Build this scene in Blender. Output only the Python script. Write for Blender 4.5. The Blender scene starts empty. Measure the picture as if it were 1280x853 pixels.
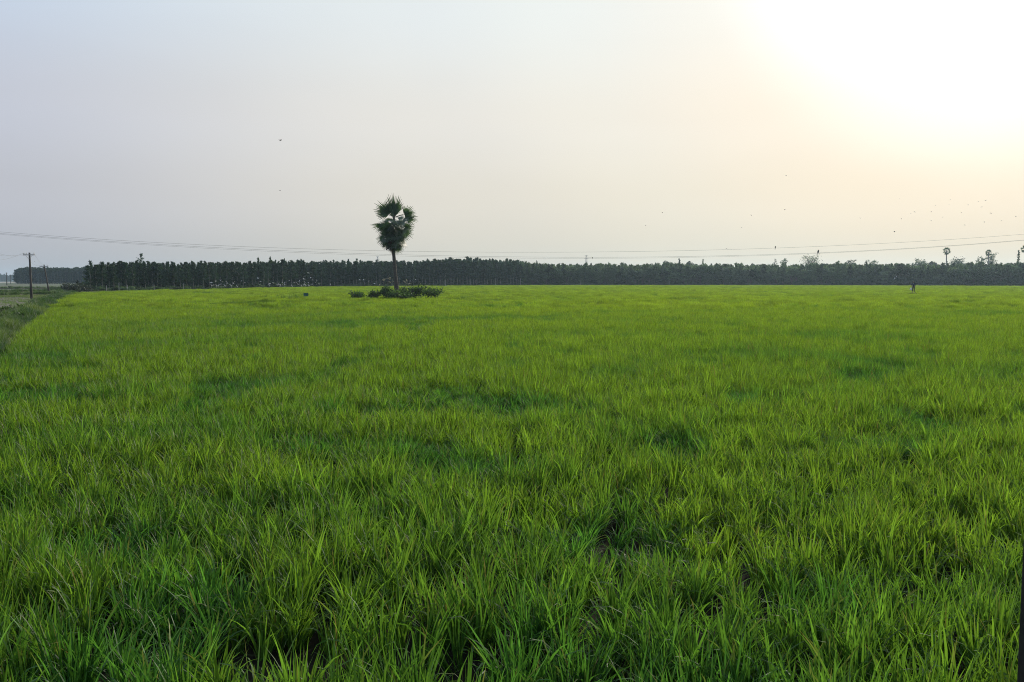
import bpy, bmesh, math, random
import numpy as np
from mathutils import Vector, Matrix, Euler

random.seed(7); RNG = np.random.default_rng(11)
SC = bpy.context.scene; COL = SC.collection
R = math.radians

# ------------------------------------------------------------------ camera
F = 1033.0; CX, CY = 640.0, 426.5; HZ = 351.0; CAM_H = 2.35
PITCH = math.atan((CY - HZ) / F)
CP, SP = math.cos(PITCH), math.sin(PITCH)
def at_depth(px, py, Y):
    """point of the photograph's pixel ray that lies Y metres ahead of the camera"""
    a, b = (px - CX) / F, (CY - py) / F
    d = Vector((a, CP + b * SP, -SP + b * CP))
    t = Y / d.y
    return Vector((d.x * t, Y, CAM_H + d.z * t))
def at_z(px, py, z):
    a, b = (px - CX) / F, (CY - py) / F
    d = Vector((a, CP + b * SP, -SP + b * CP))
    t = (z - CAM_H) / d.z
    return Vector((d.x * t, d.y * t, z))
cam = bpy.data.cameras.new('camera'); co = bpy.data.objects.new('camera', cam); COL.objects.link(co)
cam.sensor_width = 36; cam.lens = F / 1280 * 36; cam.clip_start = 0.05; cam.clip_end = 12000
co.location = (0, 0, CAM_H); co.rotation_euler = (math.pi / 2 - PITCH, 0, 0)
SC.camera = co

# ------------------------------------------------------------------ light
SUN_AZ, SUN_EL = R(31), R(22)          # azimuth clockwise from straight ahead (+Y)
SUND = Vector((math.sin(SUN_AZ) * math.cos(SUN_EL), math.cos(SUN_AZ) * math.cos(SUN_EL), math.sin(SUN_EL)))
sl = bpy.data.lights.new('sun', 'SUN'); sl.energy = 3.9; sl.angle = R(3.5); sl.color = (1.0, 0.90, 0.74)
so = bpy.data.objects.new('sun', sl); COL.objects.link(so); so.location = (0, 0, 60)
so.rotation_euler = (-SUND).to_track_quat('-Z', 'Y').to_euler()

W = bpy.data.worlds.new('World'); SC.world = W; W.use_nodes = True
def build_world():
    nt = W.node_tree; n = nt.nodes; L = nt.links; n.clear()
    def N(t, **k):
        q = n.new(t)
        for a, b in k.items(): setattr(q, a, b)
        return q
    out = N('ShaderNodeOutputWorld'); bg = N('ShaderNodeBackground'); L.new(bg.outputs[0], out.inputs[0])
    sky = N('ShaderNodeTexSky', sky_type='NISHITA'); sky.sun_disc = False
    sky.sun_elevation = SUN_EL; sky.sun_rotation = SUN_AZ; sky.air_density = 1.2; sky.dust_density = 6.0; sky.ozone_density = 1.0
    tc = N('ShaderNodeTexCoord')
    sep = N('ShaderNodeSeparateXYZ'); L.new(tc.outputs['Generated'], sep.inputs[0])
    dot = N('ShaderNodeVectorMath', operation='DOT_PRODUCT'); L.new(tc.outputs['Generated'], dot.inputs[0]); dot.inputs[1].default_value = SUND
    ac = N('ShaderNodeMath', operation='ARCCOSINE'); ac.use_clamp = False; L.new(dot.outputs['Value'], ac.inputs[0])
    ang = N('ShaderNodeMath', operation='DIVIDE'); L.new(ac.outputs[0], ang.inputs[0]); ang.inputs[1].default_value = R(100)
    def ramp(src, stops, interp='B_SPLINE'):
        r = N('ShaderNodeValToRGB'); cr = r.color_ramp; cr.interpolation = interp
        while len(cr.elements) < len(stops): cr.elements.new(0.5)
        for e, (p, c) in zip(cr.elements, stops): e.position = p; e.color = (*c, 1)
        L.new(src, r.inputs[0]); return r.outputs[0]
    base = ramp(sep.outputs['Z'], SKY_BASE, 'EASE')
    glow = ramp(ang.outputs[0], SKY_GLOW, 'EASE')
    # the warm glow thins out to white higher up
    nz = N('ShaderNodeTexNoise'); nz.inputs['Scale'].default_value = 2.2; nz.inputs['Detail'].default_value = 3
    mp = N('ShaderNodeMapping'); mp.inputs['Scale'].default_value = (1, 1, 3.5); L.new(tc.outputs['Generated'], mp.inputs[0]); L.new(mp.outputs[0], nz.inputs[0])
    mr = N('ShaderNodeMapRange'); L.new(nz.outputs[0], mr.inputs[0]); mr.inputs[1].default_value = 0.3; mr.inputs[2].default_value = 0.7; mr.inputs[3].default_value = 0.975; mr.inputs[4].default_value = 1.025
    add = N('ShaderNodeMix', data_type='RGBA', blend_type='ADD'); add.inputs[0].default_value = 1
    L.new(base, add.inputs[6]); L.new(glow, add.inputs[7])
    mul = N('ShaderNodeVectorMath', operation='SCALE'); L.new(add.outputs[2], mul.inputs[0]); L.new(mr.outputs[0], mul.inputs['Scale'])
    # haze veil over the physical sky
    sks = N('ShaderNodeVectorMath', operation='SCALE'); L.new(sky.outputs[0], sks.inputs[0]); sks.inputs['Scale'].default_value = 0.03
    veil = N('ShaderNodeVectorMath', operation='SCALE'); L.new(mul.outputs[0], veil.inputs[0]); veil.inputs['Scale'].default_value = 1.0
    mix = N('ShaderNodeMix', data_type='RGBA', blend_type='MIX'); mix.inputs[0].default_value = 0.86
    L.new(sks.outputs[0], mix.inputs[6]); L.new(veil.outputs[0], mix.inputs[7])
    sc10 = N('ShaderNodeVectorMath', operation='SCALE'); L.new(mix.outputs[2], sc10.inputs[0]); sc10.inputs['Scale'].default_value = 10.0
    L.new(sc10.outputs[0], bg.inputs[0]); bg.inputs[1].default_value = 0.1
SKY_BASE = [(0.0, (.475, .495, .545)), (.09, (.565, .59, .67)), (.18, (.60, .645, .765)), (.31, (.595, .72, .91)), (1.0, (.30, .42, .66))]
SKY_GLOW = [(0.0, (1.1, 1.0, .85)), (.09, (.60, .53, .36)), (.18, (.375, .26, .02)), (.27, (.345, .27, .06)), (.36, (.285, .22, .045)), (.66, (.02, .012, 0)), (1.0, (0, 0, 0))]
build_world()
vs = SC.view_settings; vs.view_transform = 'Standard'; vs.look = 'None'; vs.exposure = 0; vs.gamma = 1; vs.use_curve_mapping = False
cy = SC.cycles; cy.use_denoising = True; cy.filter_width = 1.0; cy.use_adaptive_sampling = False; cy.max_bounces = 8; cy.diffuse_bounces = 3; cy.glossy_bounces = 2; cy.transmission_bounces = 4
cy.transparent_max_bounces = 8; cy.volume_bounces = 1; cy.caustics_reflective = False; cy.caustics_refractive = False
try: cy.denoiser = 'OPENIMAGEDENOISE'; cy.denoising_input_passes = 'RGB_ALBEDO_NORMAL'; cy.denoising_prefilter = 'NONE'
except Exception: pass

# ------------------------------------------------------------------ noise
class VNoise:
    def __init__(s, seed): s.t = np.random.default_rng(seed).random((256, 256))
    def __call__(s, x, y):
        xi = np.floor(x).astype(int); yi = np.floor(y).astype(int); fx = x - xi; fy = y - yi
        fx = fx * fx * (3 - 2 * fx); fy = fy * fy * (3 - 2 * fy)
        g = lambda a, b: s.t[a % 256, b % 256]
        return (g(xi, yi) * (1 - fx) + g(xi + 1, yi) * fx) * (1 - fy) + (g(xi, yi + 1) * (1 - fx) + g(xi + 1, yi + 1) * fx) * fy
NZ = [VNoise(i) for i in range(8)]

# ------------------------------------------------------------------ materials
def mat(name): 
    m = bpy.data.materials.new(name); m.use_nodes = True; m.node_tree.nodes.clear(); return m
def leaf_material(name, diff, trans, rough=.6, spec=.06, var=.35, tips=None, tint_dark=None, indiv=.5):
    """two-sided leaf: diffuse + translucent + a little gloss; colour varies per instance and per blade"""
    m = mat(name); nt = m.node_tree; n = nt.nodes; L = nt.links
    out = n.new('ShaderNodeOutputMaterial')
    at = n.new('ShaderNodeAttribute'); at.attribute_name = 'shade'
    oi = n.new('ShaderNodeObjectInfo')
    ti = n.new('ShaderNodeAttribute'); ti.attribute_name = 'tint'; ti.attribute_type = 'INSTANCER'
    # v = var * (shade-.5 + .5*(random-.5)) + 1
    a = n.new('ShaderNodeMath'); a.operation = 'MULTIPLY_ADD'; L.new(oi.outputs['Random'], a.inputs[0]); a.inputs[1].default_value = indiv; L.new(at.outputs['Fac'], a.inputs[2])
    b = n.new('ShaderNodeMath'); b.operation = 'MULTIPLY_ADD'; L.new(a.outputs[0], b.inputs[0]); b.inputs[1].default_value = var * 1.4; b.inputs[2].default_value = 1 - var * 1.4 * (.5 + indiv / 2)
    def colour(c, c2, c3):
        mx = n.new('ShaderNodeMix'); mx.data_type = 'RGBA'; L.new(ti.outputs['Fac'], mx.inputs[0]); mx.inputs[6].default_value = (*c, 1); mx.inputs[7].default_value = (*c2, 1)
        o = mx.outputs[2]
        if c3:
            dr = n.new('ShaderNodeAttribute'); dr.attribute_name = 'dry'
            m2 = n.new('ShaderNodeMix'); m2.data_type = 'RGBA'; L.new(dr.outputs['Fac'], m2.inputs[0]); L.new(o, m2.inputs[6]); m2.inputs[7].default_value = (*c3, 1); o = m2.outputs[2]
        s = n.new('ShaderNodeVectorMath'); s.operation = 'SCALE'; L.new(o, s.inputs[0]); L.new(b.outputs[0], s.inputs['Scale']); return s.outputs[0]
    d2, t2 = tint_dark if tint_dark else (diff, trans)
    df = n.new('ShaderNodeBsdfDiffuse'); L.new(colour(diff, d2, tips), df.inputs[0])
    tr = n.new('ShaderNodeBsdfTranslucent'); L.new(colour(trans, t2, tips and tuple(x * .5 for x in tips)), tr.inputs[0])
    ad = n.new('ShaderNodeAddShader'); L.new(df.outputs[0], ad.inputs[0]); L.new(tr.outputs[0], ad.inputs[1])
    gl = n.new('ShaderNodeBsdfGlossy'); gl.inputs['Roughness'].default_value = rough; gl.inputs[0].default_value = (1, 1, 1, 1)
    fr = n.new('ShaderNodeFresnel'); fr.inputs[0].default_value = 1.4
    fm = n.new('ShaderNodeMath'); fm.operation = 'MULTIPLY'; L.new(fr.outputs[0], fm.inputs[0]); fm.inputs[1].default_value = spec
    mx = n.new('ShaderNodeMixShader'); L.new(fm.outputs[0], mx.inputs[0]); L.new(ad.outputs[0], mx.inputs[1]); L.new(gl.outputs[0], mx.inputs[2])
    L.new(mx.outputs[0], out.inputs[0]); return m
def solid(name, c1, c2=None, scale=6, rough=.85, stretch=(1, 1, 1), bump=.3, detail=5):
    m = mat(name); nt = m.node_tree; n = nt.nodes; L = nt.links
    out = n.new('ShaderNodeOutputMaterial'); p = n.new('ShaderNodeBsdfPrincipled'); L.new(p.outputs[0], out.inputs[0]); p.inputs['Roughness'].default_value = rough
    tc = n.new('ShaderNodeTexCoord'); mp = n.new('ShaderNodeMapping'); mp.inputs['Scale'].default_value = stretch; L.new(tc.outputs['Object'], mp.inputs[0])
    nz = n.new('ShaderNodeTexNoise'); nz.inputs['Scale'].default_value = scale; nz.inputs['Detail'].default_value = detail; L.new(mp.outputs[0], nz.inputs[0])
    r = n.new('ShaderNodeValToRGB'); r.color_ramp.elements[0].position = .33; r.color_ramp.elements[1].position = .68
    r.color_ramp.elements[0].color = (*c1, 1); r.color_ramp.elements[1].color = (*(c2 or c1), 1)
    L.new(nz.outputs[0], r.inputs[0]); L.new(r.outputs[0], p.inputs['Base Color'])
    if bump:
        bp = n.new('ShaderNodeBump'); bp.inputs['Strength'].default_value = bump; bp.inputs['Distance'].default_value = .03; L.new(nz.outputs[0], bp.inputs['Height']); L.new(bp.outputs[0], p.inputs['Normal'])
    return m
M = {}
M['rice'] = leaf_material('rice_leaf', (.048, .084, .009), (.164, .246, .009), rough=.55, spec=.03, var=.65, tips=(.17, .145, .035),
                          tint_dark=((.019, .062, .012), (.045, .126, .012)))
M['weed'] = leaf_material('weed_leaf', (.022, .050, .012), (.024, .055, .007), var=.6, spec=.08, tint_dark=((.075, .105, .025), (.08, .12, .015)))
M['drygrass'] = leaf_material('dry_grass', (.075, .095, .028), (.06, .085, .018), var=.4, tint_dark=((.06, .10, .03), (.07, .12, .02)))
M['casuarina'] = leaf_material('casuarina_leaf', (.021, .041, .024), (.012, .025, .010), var=.45, indiv=1.1, spec=.06)
M['woodleaf'] = leaf_material('wood_leaf', (.040, .062, .034), (.028, .048, .016), var=.55, indiv=1.6, spec=.06)
M['palmleaf'] = leaf_material('palm_leaf', (.030, .056, .030), (.030, .055, .014), var=.45, rough=.5, spec=.10)
M['deadleaf'] = leaf_material('dead_palm_leaf', (.055, .042, .028), (.025, .018, .008), var=.4)
M['bushleaf'] = leaf_material('bush_leaf', (.040, .070, .022), (.040, .075, .014), var=.5)
M['palewood'] = leaf_material('pale_wood_leaf', (.075, .105, .058), (.040, .065, .022), var=.5, spec=.06, indiv=1.0)
M['greybush'] = leaf_material('grey_bush_leaf', (.036, .044, .034), (.018, .024, .012), var=.4)
M['bark'] = solid('palm_bark', (.04, .034, .028), (.10, .088, .075), 3, stretch=(1, 1, 6), bump=.6)
M['palebark'] = solid('pale_bark', (.20, .18, .15), (.36, .33, .29), 4, stretch=(1, 1, .4))
M['darkbark'] = solid('dark_bark', (.07, .06, .05), (.16, .14, .12), 4, stretch=(1, 1, .4))
M['pole'] = solid('pole_wood', (.045, .04, .036), (.09, .08, .07), 4, stretch=(1, 1, .3))
M['metal'] = solid('galvanised_steel', (.22, .23, .24), (.33, .34, .35), 8, rough=.5)
M['porcelain'] = solid('porcelain', (.45, .43, .40), (.55, .53, .50), 8, rough=.3, bump=0)
M['wire'] = solid('wire', (.08, .08, .085), (.12, .12, .125), 3, rough=.5, bump=0)
M['concrete'] = solid('pale_concrete', (.34, .32, .29), (.46, .44, .40), 5)
M['black'] = solid('black_paint', (.004, .004, .004), (.009, .008, .008), 14, rough=.7)
M['mud'] = solid('mud', (.010, .010, .006), (.022, .020, .012), 1.2, rough=.95)
M['mud'].node_tree.nodes['Principled BSDF'].inputs['Specular IOR Level'].default_value = .1
M['egret'] = solid('white_feather', (.72, .71, .68), (.82, .81, .79), 12, bump=0)
M['crow'] = solid('dark_feather', (.018, .018, .020), (.035, .033, .032), 20, rough=.6, bump=0)
M['skin'] = solid('skin', (.16, .085, .05), (.19, .10, .06), 10, rough=.6, bump=0)
M['navy'] = solid('navy_cloth', (.012, .017, .050), (.022, .028, .070), 8)
M['darkcloth'] = solid('dark_cloth', (.015, .016, .02), (.03, .03, .034), 8)
M['white'] = solid('white_cloth', (.74, .73, .70), (.82, .81, .79), 8)
M['hair'] = solid('black_hair', (.008, .007, .007), (.014, .012, .011), 30)
M['teal'] = solid('teal_cloth', (.015, .065, .045), (.025, .10, .07), 5)
M['flower'] = solid('pale_seed_head', (.45, .42, .26), (.55, .50, .33), 9, bump=0)

def ground_material():
    m = mat('field_soil'); nt = m.node_tree; n = nt.nodes; L = nt.links
    out = n.new('ShaderNodeOutputMaterial'); p = n.new('ShaderNodeBsdfPrincipled'); p.inputs['Roughness'].default_value = .95; L.new(p.outputs[0], out.inputs[0])
    tc = n.new('ShaderNodeTexCoord')
    def nz(scale, st, det=4):
        mp = n.new('ShaderNodeMapping'); mp.inputs['Scale'].default_value = st; L.new(tc.outputs['Object'], mp.inputs[0])
        q = n.new('ShaderNodeTexNoise'); q.inputs['Scale'].default_value = scale; q.inputs['Detail'].default_value = det; L.new(mp.outputs[0], q.inputs[0]); return q.outputs[0]
    def ramp(src, st):
        r = n.new('ShaderNodeValToRGB')
        while len(r.color_ramp.elements) < len(st): r.color_ramp.elements.new(.5)
        for e, (q, c) in zip(r.color_ramp.elements, st): e.position = q; e.color = (*c, 1)
        L.new(src, r.inputs[0]); return r.outputs[0]
    big = ramp(nz(.02, (.35, 1.0, 1)), [(.34, (.045, .080, .024)), (.46, (.070, .100, .036)), (.55, (.100, .105, .055)), (.66, (.045, .085, .020))])
    fine = ramp(nz(1.3, (1, 1, 1), 6), [(.3, (.55, .55, .55)), (.7, (1.2, 1.2, 1.2))])
    mu = n.new('ShaderNodeMix'); mu.data_type = 'RGBA'; mu.blend_type = 'MULTIPLY'; mu.inputs[0].default_value = 1; L.new(big, mu.inputs[6]); L.new(fine, mu.inputs[7])
    L.new(mu.outputs[2], p.inputs['Base Color']); return m
M['ground'] = ground_material()
M['dryfield'] = solid('dry_field_soil', (.075, .075, .038), (.125, .115, .068), .9, bump=.5)
M['bund'] = solid('bund_soil', (.05, .06, .022), (.085, .075, .04), 1.4, bump=.6)
M['greensoil'] = solid('young_crop_soil', (.055, .095, .022), (.085, .115, .035), 1.6, bump=.5)
M['palestrip'] = solid('pale_stubble', (.24, .22, .16), (.32, .29, .22), .2, bump=.2)

# ------------------------------------------------------------------ object helpers
def tag(o, label=None, cat=None, group=None, kind=None):
    for k, v in (('label', label), ('category', cat), ('group', group), ('kind', kind)):
        if v: o[k] = v
    return o
def empty(name, loc, rz=0, label=None, cat=None, group=None):
    o = bpy.data.objects.new(name, None); COL.objects.link(o); o.location = loc; o.rotation_euler = (0, 0, rz); o.empty_display_size = .3
    return tag(o, label, cat, group)
class MB:
    """collects vertices and faces, with per-face-set attributes, into one mesh"""
    def __init__(s): s.v = []; s.f = []; s.shade = []; s.dry = []
    def quadstrip(s, pts, ws, sh=.5, dry=None):
        """ribbon: centre points and half-width vectors"""
        b = len(s.v)
        for i, (p, w) in enumerate(zip(pts, ws)):
            s.v.append(tuple(p - w)); s.v.append(tuple(p + w)); s.shade += [sh, sh]; d = dry[i] if dry else 0.0; s.dry += [d, d]
        for i in range(len(pts) - 1): s.f.append((b + 2 * i, b + 2 * i + 1, b + 2 * i + 3, b + 2 * i + 2))
    def poly(s, pts, sh=.5):
        b = len(s.v)
        for p in pts: s.v.append(tuple(p)); s.shade.append(sh); s.dry.append(0.0)
        s.f.append(tuple(range(b, b + len(pts))))
    def tube(s, pts, rad, n=6, cap=True, sh=.5):
        b = len(s.v); pts = [Vector(p) for p in pts]
        for i, p in enumerate(pts):
            t = (pts[min(i + 1, len(pts) - 1)] - pts[max(i - 1, 0)]).normalized()
            u = t.orthogonal().normalized() if abs(t.z) < .9 else Vector((1, 0, 0)); u = (u - t * u.dot(t)).normalized(); w = t.cross(u)
            r = rad[i] if hasattr(rad, '__len__') else rad
            for k in range(n):
                a = 2 * math.pi * k / n; s.v.append(tuple(p + u * (math.cos(a) * r) + w * (math.sin(a) * r))); s.shade.append(sh); s.dry.append(0.0)
        for i in range(len(pts) - 1):
            for k in range(n): s.f.append((b + i * n + k, b + i * n + (k + 1) % n, b + (i + 1) * n + (k + 1) % n, b + (i + 1) * n + k))
        if cap:
            s.f.append(tuple(b + k for k in reversed(range(n)))); s.f.append(tuple(b + (len(pts) - 1) * n + k for k in range(n)))
    def box(s, c, h, rz=0.0):
        b = len(s.v); ca, sa = math.cos(rz), math.sin(rz)
        for dz in (-1, 1):
            for dx, dy in ((-1, -1), (1, -1), (1, 1), (-1, 1)):
                x, y = dx * h[0], dy * h[1]; s.v.append((c[0] + x * ca - y * sa, c[1] + x * sa + y * ca, c[2] + dz * h[2])); s.shade.append(.5); s.dry.append(0.0)
        for q in ((3, 2, 1, 0), (4, 5, 6, 7), (0, 1, 5, 4), (1, 2, 6, 5), (2, 3, 7, 6), (3, 0, 4, 7)): s.f.append(tuple(b + i for i in q))
    def mesh(s, name, m, smooth=False):
        me = bpy.data.meshes.new(name); me.from_pydata(s.v, [], s.f); me.materials.append(m)
        a = me.attributes.new('shade', 'FLOAT', 'POINT'); a.data.foreach_set('value', np.array(s.shade, np.float32))
        a = me.attributes.new('dry', 'FLOAT', 'POINT'); a.data.foreach_set('value', np.array(s.dry, np.float32))
        if smooth: me.polygons.foreach_set('use_smooth', [True] * len(me.polygons))
        me.update(); return me
    def obj(s, name, m, parent=None, smooth=False, loc=None, link=True):
        o = bpy.data.objects.new(name, s.mesh(name, m, smooth))
        if link: COL.objects.link(o)
        if parent: o.parent = parent
        if loc is not None: o.location = loc
        return o
def link_mesh(name, me, parent=None, loc=(0, 0, 0)):
    o = bpy.data.objects.new(name, me); COL.objects.link(o); o.location = loc
    if parent: o.parent = parent
    return o
def copy_tree(src, loc, rz=0, scale=None, label=None, group=None):
    r = src.copy(); COL.objects.link(r); r.location = loc; r.rotation_euler = (0, 0, rz)
    if scale: r.scale = scale
    if label: r['label'] = label
    if group: r['group'] = group
    for ch in list(src.children):
        c = ch.copy(); COL.objects.link(c); c.parent = r
        for g in ch.children:
            d = g.copy(); COL.objects.link(d); d.parent = c
    return r

def scatter(name, pts, rot, scl, idx, tint, variants, label=None, cat=None):
    """one object whose points carry many small plants, grown by geometry nodes"""
    me = bpy.data.meshes.new(name); me.from_pydata([tuple(p) for p in pts], [], [])
    N = len(pts)
    a = me.attributes.new('rot', 'FLOAT_VECTOR', 'POINT'); a.data.foreach_set('vector', np.asarray(rot, np.float32).ravel())
    a = me.attributes.new('scl', 'FLOAT_VECTOR', 'POINT'); a.data.foreach_set('vector', np.asarray(scl, np.float32).ravel())
    a = me.attributes.new('idx', 'INT', 'POINT'); a.data.foreach_set('value', np.asarray(idx, np.int32))
    a = me.attributes.new('tint', 'FLOAT', 'POINT'); a.data.foreach_set('value', np.asarray(tint, np.float32))
    o = bpy.data.objects.new(name, me); COL.objects.link(o)
    vc = bpy.data.collections.new(name + '_sources')
    for i, vm in enumerate(variants):
        q = bpy.data.objects.new(f'{name}_tuft_{i:03d}', vm); vc.objects.link(q)
    g = bpy.data.node_groups.new(name + '_nodes', 'GeometryNodeTree')
    g.interface.new_socket('Geometry', in_out='INPUT', socket_type='NodeSocketGeometry'); g.interface.new_socket('Geometry', in_out='OUTPUT', socket_type='NodeSocketGeometry')
    n = g.nodes; L = g.links
    gi = n.new('NodeGroupInput'); go = n.new('NodeGroupOutput')
    ci = n.new('GeometryNodeCollectionInfo'); ci.inputs[0].default_value = vc; ci.inputs[1].default_value = True; ci.inputs[2].default_value = True
    ip = n.new('GeometryNodeInstanceOnPoints'); L.new(gi.outputs[0], ip.inputs['Points']); L.new(ci.outputs[0], ip.inputs['Instance']); ip.inputs['Pick Instance'].default_value = True
    def named(nm, t):
        q = n.new('GeometryNodeInputNamedAttribute'); q.data_type = t; q.inputs[0].default_value = nm; return q.outputs[0]
    L.new(named('idx', 'INT'), ip.inputs['Instance Index'])
    er = n.new('FunctionNodeEulerToRotation'); L.new(named('rot', 'FLOAT_VECTOR'), er.inputs[0]); L.new(er.outputs[0], ip.inputs['Rotation'])
    L.new(named('scl', 'FLOAT_VECTOR'), ip.inputs['Scale'])
    L.new(ip.outputs[0], go.inputs[0])
    md = o.modifiers.new('plants', 'NODES'); md.node_group = g
    return tag(o, label, cat, None, 'stuff')

def in_poly(x, y, poly):
    c = np.zeros(len(x), bool); j = len(poly) - 1
    for i in range(len(poly)):
        xi, yi = poly[i]; xj, yj = poly[j]
        with np.errstate(divide='ignore', invalid='ignore'):
            c ^= ((yi > y) != (yj > y)) & (x < (xj - xi) * (y - yi) / (yj - yi + 1e-12) + xi)
        j = i
    return c
def dist_line(x, y, line):
    best = np.full(len(x), 1e9)
    for (x0, y0), (x1, y1) in zip(line[:-1], line[1:]):
        dx, dy = x1 - x0, y1 - y0; t = np.clip(((x - x0) * dx + (y - y0) * dy) / (dx * dx + dy * dy), 0, 1)
        best = np.minimum(best, np.hypot(x - x0 - t * dx, y - y0 - t * dy))
    return best

# ------------------------------------------------------------------ ground
def sheet(name, pts, z, m, kind='structure'):
    b = MB(); b.poly([Vector((x, y, z)) for x, y in pts]); return tag(b.obj(name, m), kind=kind)
sheet('ground', [(-3200, -400), (3200, -400), (3200, 4200), (-3200, 4200)], 0.0, M['ground'])
RZ = .46                                         # height of the rice tops
def rp(px, py): p = at_z(px, py, RZ); return (p.x, p.y)
EDGE_L = [(-9.5, -3), (-11.5, 12), rp(0, 437), rp(30, 407), rp(66, 381.5), rp(80, 370), rp(100, 365.3)]
EDGE_B = [rp(100, 365.3), rp(175, 363), rp(260, 361.2), rp(330, 359.6), rp(400, 358.4), rp(520, 357.4), rp(640, 356.6), rp(740, 355.9), rp(960, 356.6), rp(1120, 357.2), rp(1280, 357.6)]
RICE = EDGE_L + EDGE_B[1:] + [(245, 268), (260, 150), (60, -3)]
sheet('paddy_mud', RICE, .004, M['mud'])

# ------------------------------------------------------------------ rice
def rice_hill(nb, seg, wid, spread, lmin, lmax, seed, box=False):
    rg = random.Random(seed); b = MB()
    for k in range(nb):
        az = rg.uniform(0, 2 * math.pi); r = spread * math.sqrt(rg.random())
        aa = rg.uniform(0, 6.28)
        p = Vector((r * math.cos(aa), r * math.sin(aa), 0)) if not box else Vector((rg.uniform(-spread, spread), rg.uniform(-spread, spread), 0))
        if not box: az = math.atan2(p.y, p.x) + rg.gauss(0, .6)
        Ln = rg.uniform(lmin, lmax) * (1 if rg.random() > .25 else .72); lean = (.20 * (r / spread) ** 1.2 + abs(rg.gauss(0, .07))) if not box else abs(rg.gauss(0, .2)); bend = abs(rg.gauss(.42, .34))
        if rg.random() < .16: bend += rg.uniform(.7, 1.9)
        w0 = wid * rg.uniform(.7, 1.25); tw = rg.uniform(-.9, .9)
        h = Vector((math.cos(az), math.sin(az), 0)); side0 = Vector((-h.y, h.x, 0))
        pts, ws, dr = [], [], []; sh = min(1, max(0, rg.gauss(.5, .25)))
        dryb = rg.random(); dmax = rg.uniform(.5, 1) if dryb < .10 else 0
        for i in range(seg + 1):
            s = i / seg; th = lean + bend * s ** 2.2
            t = h * math.sin(th) + Vector((0, 0, 1)) * math.cos(th)
            if i: p = p + t * (Ln / seg)
            nrm = t.cross(side0); sd = side0 * math.cos(tw) + nrm * math.sin(tw)
            prof = (.55 + .45 * min(1, s * 3)) if s < .5 else (1 - ((s - .5) / .5) ** 1.8)
            pts.append(p.copy()); ws.append(sd * (w0 * .5 * max(prof, .04))); dr.append(dmax * max(0, (s - .55) / .45) if dryb > .015 else dmax)
        b.quadstrip(pts, ws, sh, dr)
    return b.mesh('rice_hill', M['rice'])
def rice_points(y0, y1, dens, margin=1.10, extra=2.0):
    xm = .62 * y1 * margin + extra; area = 2 * xm * (y1 - y0); n = int(area * dens)
    x = RNG.uniform(-xm, xm, n); y = RNG.uniform(y0, y1, n)
    k = (np.abs(x) < .62 * y * margin + extra) & in_poly(x, y, RICE); return x[k], y[k]
def rice_fields(x, y):
    hgt = .70 + .50 * NZ[0](x * 2.0, y * 1.6) + .14 * NZ[1](x * .22, y * .30) + .06 * NZ[2](x * .05, y * .07)
    hol = NZ[3](x * .95 + 9, y * .75 + 3); hol2 = NZ[4](x * .16 + 2, y * .22 + 5)
    br = .35 + 1.1 * NZ[7](x * 2.3 + 4, y * 2.9); dip = (np.clip((hol - .66) / .3, 0, 1) + .5 * np.clip((hol2 - .76) / .2, 0, 1)) * br; dip = np.clip(dip, 0, 1)
    hgt = hgt * (1 - .42 * dip)
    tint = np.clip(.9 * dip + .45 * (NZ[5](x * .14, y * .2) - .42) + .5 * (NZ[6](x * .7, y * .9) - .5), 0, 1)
    tint = np.clip(tint + np.clip((70 - y) / 110, 0, .55), 0, 1)        # warm-haze effect put into the colour: rice darker green near, yellower far
    ta = 6.28 * 2 * NZ[6](x * .16 + 5, y * .16); tm = .03 + .22 * NZ[7](x * .3, y * .3)
    return hgt, tint, tm * np.cos(ta), tm * np.sin(ta), dip
def rice_set(name, x, y, variants, keep_gap, label):
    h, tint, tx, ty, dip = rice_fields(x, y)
    if keep_gap:
        k = RNG.random(len(x)) > np.minimum(.45, .30 * dip + .45 * np.clip((NZ[2](x * 2.6, y * 2.2) - .60) / .2, 0, 1)); x, y, h, tint, tx, ty = (q[k] for q in (x, y, h, tint, tx, ty))
    n = len(x); tx = tx + RNG.normal(0, .06, n); ty = ty + RNG.normal(0, .06, n)
    rot = np.stack([-ty if False else ty * -1, tx, RNG.uniform(0, 6.28, n)], 1)
    s = h * RNG.uniform(.74, 1.14, n); scl = np.stack([RNG.uniform(.9, 1.15, n), RNG.uniform(.9, 1.15, n), s], 1)
    return x, y, rot, scl, tint, RNG.integers(0, len(variants), n)
vn = [rice_hill(30, 6, .0114, .048, .25, .49, 100 + i) for i in range(12)]
vm = [rice_hill(24, 4, .0106, .052, .27, .51, 200 + i) for i in range(8)]
vf = [rice_hill(1700, 3, .012, .85, .26, .50, 300 + i, True) for i in range(6)]
packs = []
for (y0, y1, dens, var, off, gap) in ((1.3, 16, 43, vn, 0, True), (16, 62, 40, vm, 12, True), (62, 345, .50, vf, 20, False)):
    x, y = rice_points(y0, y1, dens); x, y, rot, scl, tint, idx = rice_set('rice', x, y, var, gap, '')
    packs.append((x, y, rot, scl, tint, idx + off))
X = np.concatenate([p[0] for p in packs]); Y = np.concatenate([p[1] for p in packs])
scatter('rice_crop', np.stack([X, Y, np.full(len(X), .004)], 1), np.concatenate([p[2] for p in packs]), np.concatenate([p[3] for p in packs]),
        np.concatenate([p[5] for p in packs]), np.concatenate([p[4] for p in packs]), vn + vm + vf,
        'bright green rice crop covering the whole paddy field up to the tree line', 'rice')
print('rice instances', len(X))

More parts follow.
